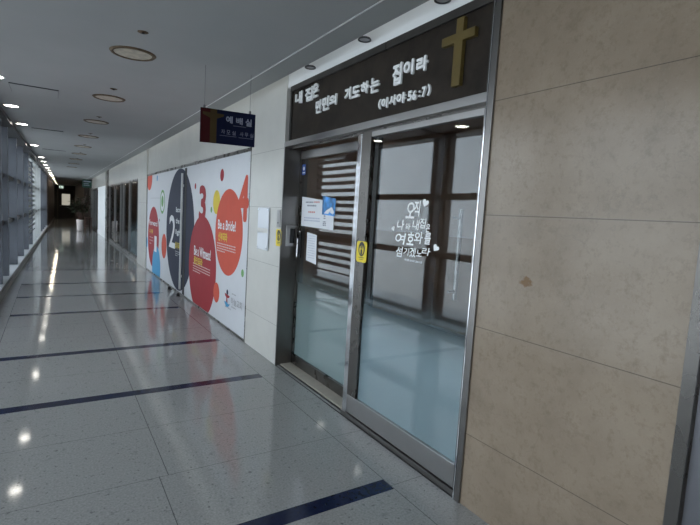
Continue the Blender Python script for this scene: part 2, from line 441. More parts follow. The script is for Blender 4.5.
# ---- entrance: jamb, beam, threshold, two glass leaves
d1 = empty('door_1', (1.9, 2.85, 0), 'glass sliding door entrance in a brushed steel frame under the dark sign', 'door', kind='structure')
MB().box(XW-.004, 2.06, 4.070, 4.087, 0, 2.125).build('jamb', 'steel_mid', d1)
MB().box(XW-.012, 1.835, 1.624, 1.662, 0, CZ+.1).box(1.835, 2.06, 1.630, 1.655, 0, 2.6).build('frame_post', 'steel_mid', d1, bevel=.003)
MB().box(XW-.014, XW+.01, 1.662, 1.668, 0, CZ+.1).build('frame_edge', 'chrome', d1)
MB().box(XW-.010, 2.06, 1.662, 4.07, 2.077, 2.125).build('header_beam', 'steel', d1, bevel=.002)
MB().box(1.86, 1.88, 1.662, 4.07, 2.060, 2.077).build('track_rail', 'steel_dark', d1)
MB().box(1.862, 2.06, 1.662, 4.07, .0, .012, 0).box(1.820, 1.862, 1.662, 2.86, 0, .034, 2).box(1.813, 1.820, 1.662, 4.07, 0, .003, 1).box(1.846, 1.862, 2.86, 4.07, 0, .004, 1).build('threshold', ['sill', 'rubber', 'steel_mid'], d1)
lf = MB()
MB().box(1.826, 1.868, 2.800, 2.852, .036, 2.055).build('stile_edge', 'chrome', d1, bevel=.002)
MB().box(1.830, 1.866, 2.690, 2.800, .172, 2.055).build('stile', 'steel_dark', d1)
MB().box(1.832, 1.864, 1.668, 1.700, .040, 2.055).build('stile', 'steel_mid', d1)
MB().box(1.830, 1.866, 1.700, 2.798, .040, .172).build('bottom_rail', 'steel', d1, bevel=.002)
MB().box(1.832, 1.864, 1.700, 2.690, 2.022, 2.055).build('top_rail', 'steel', d1)
MB().box(1.840, 1.850, 1.700, 2.690, .172, 2.022).build('glass_pane', 'glass', d1)
f = MB(); f.add([(1.8515, 2.690, .172), (1.8515, 1.700, .172), (1.8515, 1.700, 1.2), (1.8515, 2.690, 1.2)], [(0, 1, 2, 3)])
f.build('frosted_film', 'film_a', d1)['label'] = 'pale blue frosted film fading out upwards'
MB().cyl((1.905, 1.872, 1.04), (1.905, 1.872, 1.55), .013).cyl((1.85, 1.872, 1.09), (1.905, 1.872, 1.09), .008).cyl((1.85, 1.872, 1.50), (1.905, 1.872, 1.50), .008).build('pull_handle', 'steel_mid', d1)
# rear leaf
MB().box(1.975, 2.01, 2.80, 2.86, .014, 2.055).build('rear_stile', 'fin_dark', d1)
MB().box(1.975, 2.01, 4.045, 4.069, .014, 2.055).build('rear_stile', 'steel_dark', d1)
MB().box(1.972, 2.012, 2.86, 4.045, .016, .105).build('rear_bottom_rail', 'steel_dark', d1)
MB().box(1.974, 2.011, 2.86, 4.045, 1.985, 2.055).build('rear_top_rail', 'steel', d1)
MB().box(1.986, 1.996, 2.86, 4.045, .105, 1.985).build('rear_glass_pane', 'glass', d1)
f = MB(); f.add([(1.9975, 4.045, .105), (1.9975, 2.86, .105), (1.9975, 2.86, 1.2), (1.9975, 4.045, 1.2)], [(0, 1, 2, 3)])
f.build('rear_frosted_film', 'film_b', d1)['label'] = 'pale green frosted film fading out upwards'
h = MB(); h.box(1.960, 1.974, 3.955, 4.000, 1.06, 1.31, 0); h.cyl((1.945, 3.975, 1.295), (1.975, 3.975, 1.295), .018, mi=1); h.cyl((1.948, 3.99, 1.07), (1.948, 3.99, 1.24), .008, mi=1); h.box(1.948, 1.96, 3.984, 3.996, 1.08, 1.09, 1); h.box(1.948, 1.96, 3.984, 3.996, 1.22, 1.23, 1)
h.build('lock_handle', ['black', 'chrome'], d1)

# white vinyl brush writing on the glass
wl = empty('window_lettering', (1.8385, 2.2, 1.22), 'white brush-style Korean verse with little hearts stuck on the right glass leaf', 'lettering'); W = on_wall(1.8385)
for ch, y0, y1, z0, z1, b in [
    ('오', 2.276, 2.191, 1.483, 1.581, 0), ('직', 2.199, 2.139, 1.495, 1.591, 0),
    ('나', 2.355, 2.281, 1.407, 1.472, 0), ('와', 2.272, 2.218, 1.412, 1.454, 0), ('내', 2.204, 2.137, 1.415, 1.478, 0), ('집', 2.137, 2.080, 1.428, 1.489, 0), ('은', 2.080, 2.045, 1.409, 1.456, 0),
    ('여', 2.362, 2.256, 1.319, 1.389, 0), ('호', 2.248, 2.179, 1.321, 1.400, 0), ('와', 2.180, 2.099, 1.335, 1.407, 0), ('를', 2.085, 2.030, 1.337, 1.407, 0),
    ('섬', 2.345, 2.277, 1.239, 1.305, 0), ('기', 2.271, 2.216, 1.254, 1.303, 0), ('겠', 2.212, 2.152, 1.250, 1.309, 0), ('노', 2.150, 2.099, 1.260, 1.300, 0), ('라', 2.102, 2.025, 1.273, 1.318, 0),
    ('여호수아 24:15', 2.257, 2.092, 1.220, 1.236, 0)]:
    wr = MB(); put_text(wr, ch, (y0, y1, z0, z1), W, 0, 0, .022, .12); wr.build('letter' if len(ch) == 1 else 'small_caption', 'letter', wl)
def heart(yc, zc, w, h, rot=0):
    pts = []
    for i in range(28):
        t = 2*PI*i/28
        a = 16*math.sin(t)**3/32; b = (13*math.cos(t)-5*math.cos(2*t)-2*math.cos(3*t)-math.cos(4*t))/29
        c, s = math.cos(rot), math.sin(rot)
        pts.append((yc-(a*c-b*s)*w, zc+(a*s+b*c)*h))
    return pts
for yc, zc, w, h, r in ((2.10, 1.578, .055, .048, -.4), (2.39, 1.413, .034, .034, .4), (1.982, 1.324, .052, .042, -.6)):
    pts = heart(yc, zc, w, h, r); n = len(pts); wr = MB()
    wr.add([(1.8385, yc, zc)]+[(1.8385, a, b) for a, b in pts], [(0, 1+i, 1+(i+1) % n) for i in range(n)])
    wr.build('heart', 'letter', wl)

def rounded(yc, zc, w, h, r, n=5):
    pts = []
    for sx, sz, a0 in ((1, 1, 0), (-1, 1, PI/2), (-1, -1, PI), (1, -1, 3*PI/2)):
        for i in range(n+1):
            t = a0+PI/2*i/n
            pts.append((yc+sx*(w/2-r)+r*math.cos(t), zc+sz*(h/2-r)+r*math.sin(t)))
    return pts
def circle(yc, zc, r, n=40, rz=None): return [(yc+r*math.cos(2*PI*i/n), zc+(rz or r)*math.sin(2*PI*i/n)) for i in range(n)]
def hand_sticker(x, yc, zc, w, h, label):
    t = empty('hand_sticker', (x, yc, zc-h/2), label, 'sticker', 'yellow hand stickers')
    bk = MB().plate(x-.0015, rounded(yc, zc, w, h, .022), .0015).build('backing', 'yellow', t)
    i = MB(); zc2 = zc+h*.13
    i.plate(x-.0022, circle(yc, zc2, w*.31, 28, w*.40), .0006, 0)
    i.plate(x-.0030, circle(yc, zc2-.006, w*.20, 24, w*.27), .0006, 1)
    # hand: palm and fingers
    i.plate(x-.0036, rounded(yc, zc2-.02, w*.17, w*.30, .006), .0005, 0)
    for k in range(3): i.plate(x-.0036, rounded(yc+(k-1)*w*.075, zc2+w*.12, w*.055, w*.2, .003), .0005, 0)
    i.plate(x-.0022, rounded(yc, zc-h*.27, w*.5, h*.035, .002), .0006, 0)
    i.plate(x-.0022, rounded(yc, zc-h*.36, w*.36, h*.022, .001), .0006, 0)
    i.build('hand_icon', ['black', 'yellow'], bk)
hand_sticker(1.8298, 2.722, 1.232, .128, .148, 'yellow hand-symbol sticker on the steel stile of the right glass leaf')
hand_sticker(XW, 4.132, 1.234, .130, .162, 'yellow hand-symbol sticker on the cream pier left of the entrance')

# notices on the rear leaf
GX = 1.986
def text_lines(mb, x, y0, y1, rows, mi=1, seed=1, hh=.008):
    rn = random.Random(seed)
    for z, ya, yb in rows:
        yy = ya
        while yy > yb:
            w = rn.uniform(.012, .035); e = max(yb, yy-w)
            mb.plate(x, [(yy, z), (e, z), (e, z+hh), (yy, z+hh)], 0, mi); yy = e-.006
n = MB(); n.plate(GX-.0015, [(4.005, 1.362), (3.40, 1.350), (3.415, 1.588), (4.01, 1.634)], .0012, 0)
text_lines(n, GX-.002, 0, 0, [(1.575, 3.93, 3.78), (1.545, 3.90, 3.72)], 1, 3, .014)
text_lines(n, GX-.002, 0, 0, [(1.577, 3.77, 3.66), (1.487, 3.87, 3.74)], 2, 4, .014)
text_lines(n, GX-.002, 0, 0, [(1.433, 3.95, 3.64), (1.410, 3.95, 3.64)], 3, 5, .012)
text_lines(n, GX-.002, 0, 0, [(1.46, 3.575, 3.54), (1.475, 3.575, 3.54), (1.44, 3.575, 3.54), (1.41, 3.585, 3.53), (1.395, 3.585, 3.53), (1.38, 3.585, 3.53)], 1, 6, .011)
tag(n.build('paper_notice', ['paper', 'ink', 'ink_red', 'ink_pale']), 'wide white printed notice taped on the left glass leaf', 'notice')
n = MB(); n.plate(GX-.0030, [(3.608, 1.478), (3.385, 1.468), (3.385, 1.615), (3.608, 1.640)], .0012, 0)
n.plate(GX-.0036, [(3.57, 1.488), (3.50, 1.484), (3.45, 1.52), (3.47, 1.50), (3.42, 1.482), (3.395, 1.50), (3.44, 1.545), (3.53, 1.515)], 0, 1)
tag(n.build('flyer', ['blue_print', 'paper']), 'small blue sky-picture flyer over the corner of the wide notice', 'flyer')
n = MB(); n.plate(GX-.0015, [(3.870, 1.048), (3.672, 1.028), (3.685, 1.292), (3.872, 1.308)], .0012, 0)
text_lines(n, GX-.002, 0, 0, [(1.275-.022*i, 3.845, 3.71) for i in range(10)], 1, 8, .005)
tag(n.build('paper_notice', ['paper', 'ink_pale']), 'tall narrow white sheet hanging below the wide notice', 'notice')
n = MB(); n.plate(GX-.0015, rounded(4.005, 1.885, .075, .10, .012), .0012, 0)
n.plate(GX-.002, circle(4.005, 1.895, .018, 16), 0, 1); n.plate(GX-.002, [(4.03, 1.852), (3.98, 1.852), (3.98, 1.862), (4.03, 1.862)], 0, 1)
tag(n.build('security_sticker', ['blue_sticker', 'paper']), 'small blue sticker at the top corner of the left glass leaf', 'sticker')

# reader, notice board and plate on the pier and jamb
t = empty('access_reader', (1.92, 4.07, 1.16), 'grey access reader with a black window on the steel door jamb', 'reader')
hb = MB().box(1.856, 1.968, 4.044, 4.0695, 1.160, 1.356).build('housing', 'steel', t, bevel=.006)
MB().box(1.890, 1.938, 4.038, 4.044, 1.19, 1.33).build('reader_window', 'black', hb, bevel=.012)
t = empty('wall_notice_board', (XW, 4.506, 1.086), 'white acrylic notice board with corner screws on the cream pier', 'notice board')
nb = MB().box(XW-.016, XW-.008, 4.362, 4.650, 1.086, 1.514).build('panel', 'acrylic', t, bevel=.002)
n = MB(); n.box(XW-.0175, XW-.016, 4.372, 4.64, 1.26, 1.305)
n.build('printed_band', 'paper_b', nb)
for yy in (4.385, 4.628):
    for zz in (1.106, 1.494):
        MB().cyl((XW-.022, yy, zz), (XW, yy, zz), .009, n=12).build('screw', 'chrome', t)
t = empty('wall_plate', (XW, 4.115, 1.335), 'slim grey metal plate above the yellow sticker on the cream pier', 'plate')
MB().box(XW-.010, XW, 4.105, 4.175, 1.335, 1.50).build('cover', 'steel', t, bevel=.002)
MB().cyl((XW-.013, 4.14, 1.375), (XW-.009, 4.14, 1.375), .008, n=10).build('keyhole', 'black', t)

# ---- the sign over the entrance
sg = empty('wall_sign', (XW, 2.83, 2.125), 'long dark plate sign with white Korean lettering over the sliding doors', 'sign')
MB().box(1.832, 1.99, 1.662, 4.012, 2.127, 2.608).build('board', 'plate', sg)
b = MB(); b.box(1.816, 1.832, 2.572, 4.012, 2.560, 2.608); b.box(1.816, 1.832, 1.662, 2.566, 2.560, 2.608); b.box(1.818, 1.832, 1.662, 1.69, 2.127, 2.56); b.box(1.818, 1.832, 3.985, 4.012, 2.127, 2.56)
b.build('border', 'plate_edge', sg, bevel=.002)
t1 = [('내', 3.918, 3.783, 2.430, 2.535), ('집', 3.721, 3.588, 2.421, 2.535), ('은', 3.589, 3.487, 2.431, 2.543), ('만', 3.517, 3.418, 2.294, 2.400), ('민', 3.406, 3.302, 2.299, 2.406), ('의', 3.293, 3.182, 2.317, 2.400),
      ('기', 3.064, 2.979, 2.322, 2.409), ('도', 2.963, 2.863, 2.320, 2.400), ('하', 2.850, 2.750, 2.324, 2.407), ('는', 2.732, 2.627, 2.310, 2.410), ('집', 2.483, 2.391, 2.310, 2.443), ('이', 2.374, 2.279, 2.346, 2.436), ('라', 2.252, 2.151, 2.341, 2.428)]
t2 = [('(', 2.622, 2.593, 2.188, 2.253), ('이', 2.586, 2.519, 2.187, 2.253), ('사', 2.504, 2.428, 2.192, 2.255), ('야', 2.425, 2.338, 2.189, 2.254), ('5', 2.315, 2.274, 2.189, 2.249), ('6', 2.270, 2.233, 2.186, 2.244), (':', 2.214, 2.195, 2.196, 2.234), ('7', 2.184, 2.148, 2.191, 2.249), (')', 2.136, 2.111, 2.191, 2.256)]
for ch, y0, y1, z0, z1 in t1+t2:
    g = MB(); put_text(g, ch, (y0, y1, z0, z1), on_wall(1.832), .012, 0, .038 if ch in '집만민은는내' else .055 if z1-z0 > .07 else .05)
    g.build('letter', 'letter', sg)
c = MB()
c.plate(1.806, [(1.920, 2.545), (1.868, 2.545), (1.868, 2.470), (1.784, 2.470), (1.784, 2.424), (1.868, 2.424), (1.868, 2.196), (1.930, 2.196), (1.930, 2.424), (2.026, 2.424), (2.026, 2.452), (2.026, 2.470), (1.920, 2.470)], .026)
c.build('cross', 'gold', sg, bevel=.002)['label'] = 'dull gold cross at the right end of the sign'

# white wall seen above the sign, and the unlit cans in the slot
mb = MB(); mb.box(XW+.008, XW+.17, 1.655, 4.088, 2.610, CZ+.3)
tag(mb.build('wall_right_11', 'white_wall'), 'white wall strip between the dark sign and the ceiling slot', 'wall', kind='structure')
for yy, lab in ((3.52, 'unlit round spotlight in the slot above the left end of the dark sign'), (2.735, 'unlit round spotlight in the slot above the middle of the dark sign'), (1.99, 'unlit round spotlight in the slot above the gold cross')):
    t = empty('spotlight', (1.757, yy, CZ-.004), lab, 'spotlight', 'unlit spotlights above the entrance sign')
    cn = MB().lathe((1.757, yy, CZ-.004), [(.033, .006), (.038, 0), (.045, 0), (.046, .004), (.040, .014), (0, .016)], 28).build('can', 'can', t)
    MB().lathe((1.757, yy, CZ+.001), [(0, .0), (.034, .0)], 28).build('lens', 'lens', cn)
    MB().box(1.705, 1.757, yy-.012, yy+.012, CZ+.011, CZ+.017).build('bracket', 'steel_dark', t)

# ---- mural
PX = 1.822
mu = empty('wall_mural', (PX, 8.5, 0), 'white wall mural with coloured circles and big numerals 1 to 4', 'mural')
mp_ = MB().box(PX, PX+.03, 4.975, 11.60, .025, 2.118).build('panel', 'mural', mu)
fr_ = MB(); fr_.box(PX-.012, PX+.10, 4.955, 11.62, 2.118, 2.158); fr_.box(PX-.006, PX+.05, 4.953, 4.975, 0, 2.118); fr_.box(PX-.006, PX+.05, 11.60, 11.62, 0, 2.118); fr_.box(PX-.008, PX+.05, 4.955, 11.62, 0, .025)
fr_.build('frame', 'steel_dark', mu)
A = MB(); MT = ['m_red', 'm_dred', 'm_navy', 'm_blue', 'm_yel', 'm_green', 'm_white', 'm_pink', 'm_grey']
RED, DRED, NAVY, BLUE, YEL, GREEN, WHITE, PINK, GREY = range(9)
def disc(yc, zc, r, mi, lay, rz=None):
    pts = [(min(11.595, max(4.98, a)), min(2.116, max(.028, b_))) for a, b_ in circle(yc, zc, r, 72, rz)]
    A.plate(PX-.0006*lay, pts, 0, mi)
disc(6.205, 1.560, .158, YEL, 1)
disc(5.682, 1.191, .533, RED, 2)
disc(8.36, 1.075, 1.042, NAVY, 1)
disc(9.60, .693, .24, RED, 2)
disc(6.86, .625, .735, DRED, 3)
disc(10.78, .79, .65, DRED, 1)
disc(10.38, .17, .46, BLUE, 2)
disc(11.35, 2.05, .33, RED, 1, .25)
disc(10.44, 2.03, .06, BLUE, 1)
disc(9.84, 1.55, .235, GREEN, 1); disc(9.84, 1.55, .185, WHITE, 2); disc(9.84, 1.56, .11, GREEN, 3)
disc(6.0, 1.905, .078, DRED, 1); disc(7.32, 1.795, .045, DRED, 1); disc(6.085, .374, .132, RED, 4); disc(6.435, 1.457, .040, GREEN, 1); disc(5.111, .761, .045, GREEN, 1)
disc(11.58, .62, .12, BLUE, 1); disc(10.1, 1.18, .03, DRED, 1)
A.plate(PX-.001, [(11.2, 1.62), (10.1, 1.62), (10.1, 1.628), (11.2, 1.628)], 0, GREY)
P = on_wall(PX-.0030)
def txt(s, box, mi, bold=.02): put_text(A, s, box, P, 0, mi, bold)
txt('4', (5.345, 4.99, 1.344, 1.870), RED, .05); txt('3', (7.075, 6.705, 1.28, 1.80), DRED, .05); txt('2', (9.13, 8.62, .724, 1.317), WHITE, .02); txt('1', (10.62, 10.36, .50, .83), WHITE, .03)
txt('Be a Bride!', (6.10, 5.395, 1.215, 1.340), WHITE, .03); txt('Be a Witness!', (7.29, 6.39, .755, .905), WHITE, .03)
txt('신부되라', (6.07, 5.70, 1.065, 1.18), YEL, .03); txt('증인되라', (7.287, 6.80, .622, .742), YEL, .03)
txt('Become', (8.60, 8.17, 1.375, 1.465), WHITE, .03); txt('the', (8.60, 8.32, 1.18, 1.275), WHITE, .03); txt('light', (8.60, 8.12, .965, 1.08), WHITE, .03); txt('빛이되라', (8.60, 8.15, .74, .86), YEL, .03)
txt('Forward', (11.27, 10.32, 1.035, 1.15), WHITE, .03); txt('나가라', (11.22, 10.80, .85, .95), YEL, .03)
def fine(y0, y1, z0, z1, rows, mi, seed):
    rn = random.Random(seed)
    for i in range(rows):
        z = z1-(z1-z0)*i/(rows-.4); yy = y0; end = y1 if i < rows-1 else y0+(y1-y0)*.45
        while yy > end:
            e = max(end, yy-rn.uniform(.03, .08)); A.plate(PX-.0030, [(yy, z), (e, z), (e, z-.014), (yy, z-.014)], 0, mi); yy = e-.014
fine(6.115, 5.37, .925, 1.04, 4, PINK, 1); fine(7.33, 6.40, .50, .635, 4, PINK, 2); fine(8.59, 8.16, .61, .70, 3, GREY, 3); fine(11.2, 10.75, .60, .78, 3, PINK, 4)
# the small emblem bottom right: red and dark figure over a blue wave
A.plate(PX-.003, circle(5.625, .455, .035, 20), 0, NAVY)
A.plate(PX-.003, [(5.72, .435), (5.53, .42), (5.55, .395), (5.62, .385), (5.60, .30), (5.66, .30), (5.655, .385), (5.71, .405)], 0, DRED)
A.plate(PX-.0032, [(5.735, .325), (5.66, .27), (5.585, .275), (5.50, .325), (5.58, .315), (5.65, .335)], 0, BLUE)
txt('하늘교회', (5.478, 5.08, .335, .425), GREY, .03)
fine(5.45, 5.12, .455, .475, 1, GREY, 6); fine(5.70, 5.16, .255, .275, 1, GREY, 7); fine(5.45, 5.08, .30, .315, 1, GREY, 8)
A.build('printed_artwork', MT, mp_)
b = MB(); b.box(PX-.045, PX-.020, 8.035, 8.075, .10, 2.02, 0); b.box(PX-.022, PX-.004, 8.045, 8.065, .3, .34, 0); b.box(PX-.022, PX-.004, 8.045, 8.065, 1.8, 1.84, 0)
b.build('pull_bar', 'bead', mu)
MB().box(PX-.006, PX-.004, 7.86, 7.99, .03, 2.10).build('door_gap', 'rubber', mu)
for yy, lab in ((8.62, 'small dark floor door stop under the left of the navy circle'), (7.93, 'small dark floor door stop under the steel pull bar of the mural')):
    t = empty('door_stop', (1.74, yy, 0), lab, 'door stop', 'door stops under the mural')
    MB().lathe((1.74, yy, 0), [(0, .055), (.02, .055), (.026, .04), (.028, 0)], 16).build('rubber_cap', 'rubber', t)
    MB().lathe((1.74, yy, 0), [(0, .008), (.042, .008), (.045, 0)], 16).build('base', 'steel_dark', t)

# ---- glazed bays beyond the mural
def bay(name, label, ya, yb, posts, film_from):
    b_ = empty(name, (XW, (ya+yb)/2, 0), label, 'door', kind='structure')
    for yy in posts: MB().box(XW+.02, XW+.10, yy-.03, yy+.03, 0, 2.13).build('stile', 'steel', b_)
    MB().box(XW+.02, XW+.10, ya, yb, 2.08, 2.13).build('top_rail', 'steel_dark', b_)
    MB().box(XW+.02, XW+.10, ya, yb, 0, .10).build('bottom_rail', 'steel_dark', b_)
    MB().box(XW+.05, XW+.06, ya, yb, .10, 2.08).build('glass_pane', 'glass', b_)
    for y0, y1 in film_from:
        MB().add([(XW+.0615, y1, .1), (XW+.0615, y0, .1), (XW+.0615, y0, 1.2), (XW+.0615, y1, 1.2)], [(0, 1, 2, 3)]).build('frosted_film', 'film_a', b_)
bay('door_3', 'dark glass doors just beyond the mural and cream pier', 12.9, 20.6, (12.94, 14.8, 16.2, 16.9, 18.6, 20.55), ((12.95, 14.8),))
bay('door_4', 'farther dark glass doors past the bright white pier', 25.3, 29.6, (25.35, 27.4, 29.5), ())

# ---- hanging sign
HY = 4.07
hs = empty('hanging_sign', (1.278, HY, 2.03), 'navy and maroon sign hung on two wires from the ceiling', 'sign')
bd = MB(); tilt = lambda u: (u-1.035)*.03
def hp(u, v, d): return (u, HY-d, v+tilt(u))
def quadp(mb, u0, u1, v0, v1, d, mi): mb.add([hp(u0, v0, d), hp(u1, v0, d), hp(u1, v1, d), hp(u0, v1, d)], [(0, 1, 2, 3)], mi)
vs = [hp(u, v, d) for d in (.012, -.0) for u, v in ((1.036, 2.021), (1.512, 2.021), (1.512, 2.303), (1.036, 2.303))]
bd.add(vs, [(0, 1, 2, 3), (7, 6, 5, 4), (0, 4, 5, 1), (1, 5, 6, 2), (2, 6, 7, 3), (3, 7, 4, 0)])
sb = bd.build('board', 's_navy', hs)
pr = MB()
quadp(pr, 1.036, 1.141, 2.021, 2.303, .0126, 0)
quadp(pr, 1.116, 1.172, 2.021, 2.303, .0130, 1)
pr.add([hp(u, v, .0134) for u, v in ((1.052, 2.272), (1.054, 2.250), (1.116, 2.226), (1.172, 2.226), (1.230, 2.250), (1.233, 2.268))], [tuple(range(6))], 1)
pr.build('printed_cross', ['s_red', 's_gold'], sb)
HP = lambda u, v, d: hp(u, v-tilt(u), d+.0128)
for ch, a, b_, z0, z1 in (('예', 1.250, 1.308, 2.208, 2.268), ('배', 1.338, 1.397, 2.210, 2.268), ('실', 1.422, 1.480, 2.206, 2.270)):
    g = MB(); put_text(g, ch, (a, b_, z0, z1), HP, 0, 0, .04); g.build('letter', 's_text', sb)
for ch, a, b_ in (('자', 1.212, 1.245), ('모', 1.258, 1.291), ('실', 1.306, 1.339), ('사', 1.375, 1.408), ('무', 1.419, 1.452), ('실', 1.466, 1.499)):
    g = MB(); put_text(g, ch, (a, b_, 2.113, 2.150), HP, 0, 0, .03); g.build('letter', 's_text2', sb)
for u0, u1, v in ((1.314, 1.43, 2.190), (1.20, 1.345, 2.095), (1.365, 1.495, 2.097)):
    g = MB(); quadp(g, u0, u1, v-tilt(u0), v+.004-tilt(u0), .0128, 0); g.build('caption_line', 's_text2', sb)
for u in (1.068, 1.462):
    cb = MB().cyl(hp(u, 2.31, .006), (u, HY, CZ), .0016, n=6).build('cable', 'wire', hs)
    MB().cyl(hp(u, 2.303, .006), hp(u, 2.326, .006), .010, n=12).build('clamp', 'wire', cb)


# ---- ceiling fittings
def ordinal(i): return ['nearest', 'second nearest', 'third nearest', 'fourth', 'fifth', 'sixth', 'seventh', 'eighth', 'ninth', 'tenth', 'eleventh', 'twelfth', 'thirteenth', 'fourteenth', 'fifteenth', 'sixteenth', 'seventeenth', 'eighteenth', 'nineteenth', 'twentieth', 'twenty-first', 'twenty-second'][i]
proto = None; vis = 0
for k in range(-4, 21):
    yy = 7.69+1.72*k
    if k in (2, 4): continue
    loc = Vector((xl(yy)+.178, yy, CZ))
    if yy < 5.5: lab = 'lit round downlight %s, left ceiling row, out of frame' % ('beside the camera' if yy < 1.2 else 'just past the camera' if yy < 3 else 'before the first visible one')
    else: lab = 'lit round downlight, %s from the camera in the left ceiling row' % ordinal(vis); vis += 1
    if proto is None or k == 11:
        proto = empty('ceiling_light', loc, lab, 'ceiling light', 'lit downlights along the window side')
        tr = MB().lathe(loc, [(.076, .002), (.078, -.006), (.092, -.004), (.094, .0)], 28).build('trim_ring', 'bead', proto)
        MB().lathe(loc, [(.0, -.003), (.077, -.003)], 28).build('lamp', 'lamp' if k < 11 else 'lamp_warm', tr)
    else:
        c = copy_tree(proto, loc-Vector(proto.location)); c['label'] = lab
proto = None
for i in range(9):
    yy = 4.19+1.925*i; loc = Vector((.535+.004*i, yy, CZ))
    lab = 'round rust-stained ceiling speaker, %s from the camera in the middle row' % ordinal(i)
    if proto is None:
        proto = empty('ceiling_speaker', loc, lab, 'ceiling speaker', 'rust-ringed speakers along the ceiling')
        MB().lathe(loc, [(.138, -.004), (.142, -.011), (.160, -.010), (.170, .0)], 40).build('rim', 'rust', proto)
        MB().lathe(loc, [(0, -.009), (.10, -.007), (.140, -.004)], 40).build('grille', 'grille', proto)
    else:
        c = copy_tree(proto, loc-Vector(proto.location)); c['label'] = lab
proto = None
for i in range(7):
    yy = 3.64+1.96*i; loc = Vector((.525+.01*i, yy, CZ))
    lab = 'small rusty sprinkler head, %s from the camera between the ceiling speakers' % ordinal(i)
    if proto is None:
        proto = empty('ceiling_sprinkler', loc, lab, 'sprinkler', 'sprinkler heads along the ceiling')
        MB().lathe(loc, [(0, -.004), (.030, -.004), (.036, .0)], 20).build('plate', 'rust', proto)
        MB().lathe(loc, [(0, -.012), (.010, -.012), (.012, -.009), (.007, -.008), (.007, .002)], 14).build('nozzle', 'can', proto)
    else:
        c = copy_tree(proto, loc-Vector(proto.location)); c['label'] = lab
for i, (xa, xb, ya, yb) in enumerate(((-.385, .05, 6.17, 6.63), (-.30, .15, 9.72, 10.18), (-.21, .26, 13.5, 13.96))):
    t = empty('ceiling_hatch', ((xa+xb)/2, (ya+yb)/2, CZ), 'square white ceiling access hatch, %s from the camera, left of the speakers' % ordinal(i), 'hatch', 'access hatches in the ceiling')
    MB().box(xa, xb, ya+.012, yb, CZ-.004, CZ).build('hatch_panel', 'ceiling', t)
    g = MB(); g.box(xa, xb, ya-.006, ya+.010, CZ-.008, CZ); g.box(xa-.004, xa, ya, yb, CZ-.005, CZ); g.box(xb, xb+.004, ya, yb, CZ-.005, CZ)
    g.build('edge_gap', 'can', t)

# ---- window wall on the left
mb = MB(); sbox(mb, -.035, .0, Y0, Y1, 0, .09)
tag(mb.build('baseboard_left', 'kerb'), 'dark kerb strip along the foot of the window wall', 'kerb', kind='structure')
mb = MB(); sbox(mb, -.50, -.035, Y0, Y1, -.3, .088)
tag(mb.build('trim_5', 'ledge'), 'pale stone ledge under the left windows', 'ledge', kind='structure')
FINS = [4.9+1.72*k + (.74 if k == 2 else 0) for k in range(-4, 23)]
FA, FB = -.07, -.36
edges = [Y0]+FINS+[Y1]
mb = MB(); sbox(mb, -.36, -.02, FINS[18]+.1, Y1, .088, CZ+.03)
tag(mb.build('wall_left', 'brown_wall'), 'dark brown solid wall beyond the last left windows', 'wall', kind='structure')
for i, yf in enumerate(FINS):
    if i > 18: continue
    mb = MB(); sbox(mb, FB, FA, yf, yf+.10, .088, CZ+.03)
    tag(mb.build('trim_%d' % (6+i), 'fin' if i < 12 else 'white_fin' if i < 15 else 'fin'), '%s window post, %d%s counted from the camera end of the left window wall' % ('pale grey' if 12 <= i < 15 else 'blue-grey', i+1, {1: 'st', 2: 'nd', 3: 'rd'}.get((i+1) if i < 20 else (i+1) % 10, 'th')), 'window post', kind='structure')
for i, (ya, yb) in enumerate(zip(edges[:-1], edges[1:])):
    if ya > FINS[18]-.1: continue
    y0, y1 = (ya+.10 if i else ya), yb
    w = empty('window_%d' % (i+1), (xl(y0)-.2, (y0+y1)/2, .088), 'tall left window bay, %d%s counted from the camera end' % (i+1, {1: 'st', 2: 'nd', 3: 'rd'}.get((i+1) if i < 20 else (i+1) % 10, 'th')), 'window', kind='structure')
    sbox(MB(), -.30, -.29, y0, y1, .088, CZ+.03).build('pane', 'win_glass', w)
    sbox(MB(), -.33, -.13, y0, y1, .975, 1.06).build('rail', 'fin_dark', w)
    sbox(MB(), -.33, -.13, y0, y1, 1.785, 1.865).build('rail', 'fin_dark', w)
    for e0 in (y0, y1-.05): sbox(MB(), -.345, -.25, e0, e0+.05, .088, CZ+.03).build('side_frame', 'fin_dark', w)
    sbox(MB(), -.36, -.26, y0, y1, .088, .15).build('sill_rail', 'fin_dark', w)
    sbox(MB(), -.40, .0, y0, y1, CZ, CZ+.06).build('head_soffit', 'fin_dark', w)
    if ya in (FINS[6],):
        sbox(MB(), -.285, -.26, y0, y0+.5, .088, CZ).build('blank_panel', 'fin_dark', w)
def zebra(yi, label, z0=.35, of=0.):
    y0, y1 = FINS[yi]+.12, FINS[yi+1]-.02
    t = empty('zebra_blind', (xl(y0)-.22, (y0+y1)/2, z0), label, 'blind', 'striped blinds on the left windows')
    sbox(MB(), -.25+of, -.17+of, y0, y1, CZ-.12, CZ-.058).build('head_box', 'blind', t)
    sl = MB(); z = CZ-.26
    while z > z0:
        sbox(sl, -.235+of, -.231+of, y0, y1, z, z+.075); z -= .148
    sl.build('fabric_band', 'blind', t)
    sbox(MB(), -.245+of, -.225+of, y0, y1, z0-.03, z0).build('bottom_bar', 'fin', t)
zebra(5, 'striped blind in the window bay mirrored in the left glass leaf, outside the picture')
zebra(10, 'nearer striped blind visible in the left window wall', .35, .135)
zebra(11, 'farther striped blind visible in the left window wall', .5, .135)

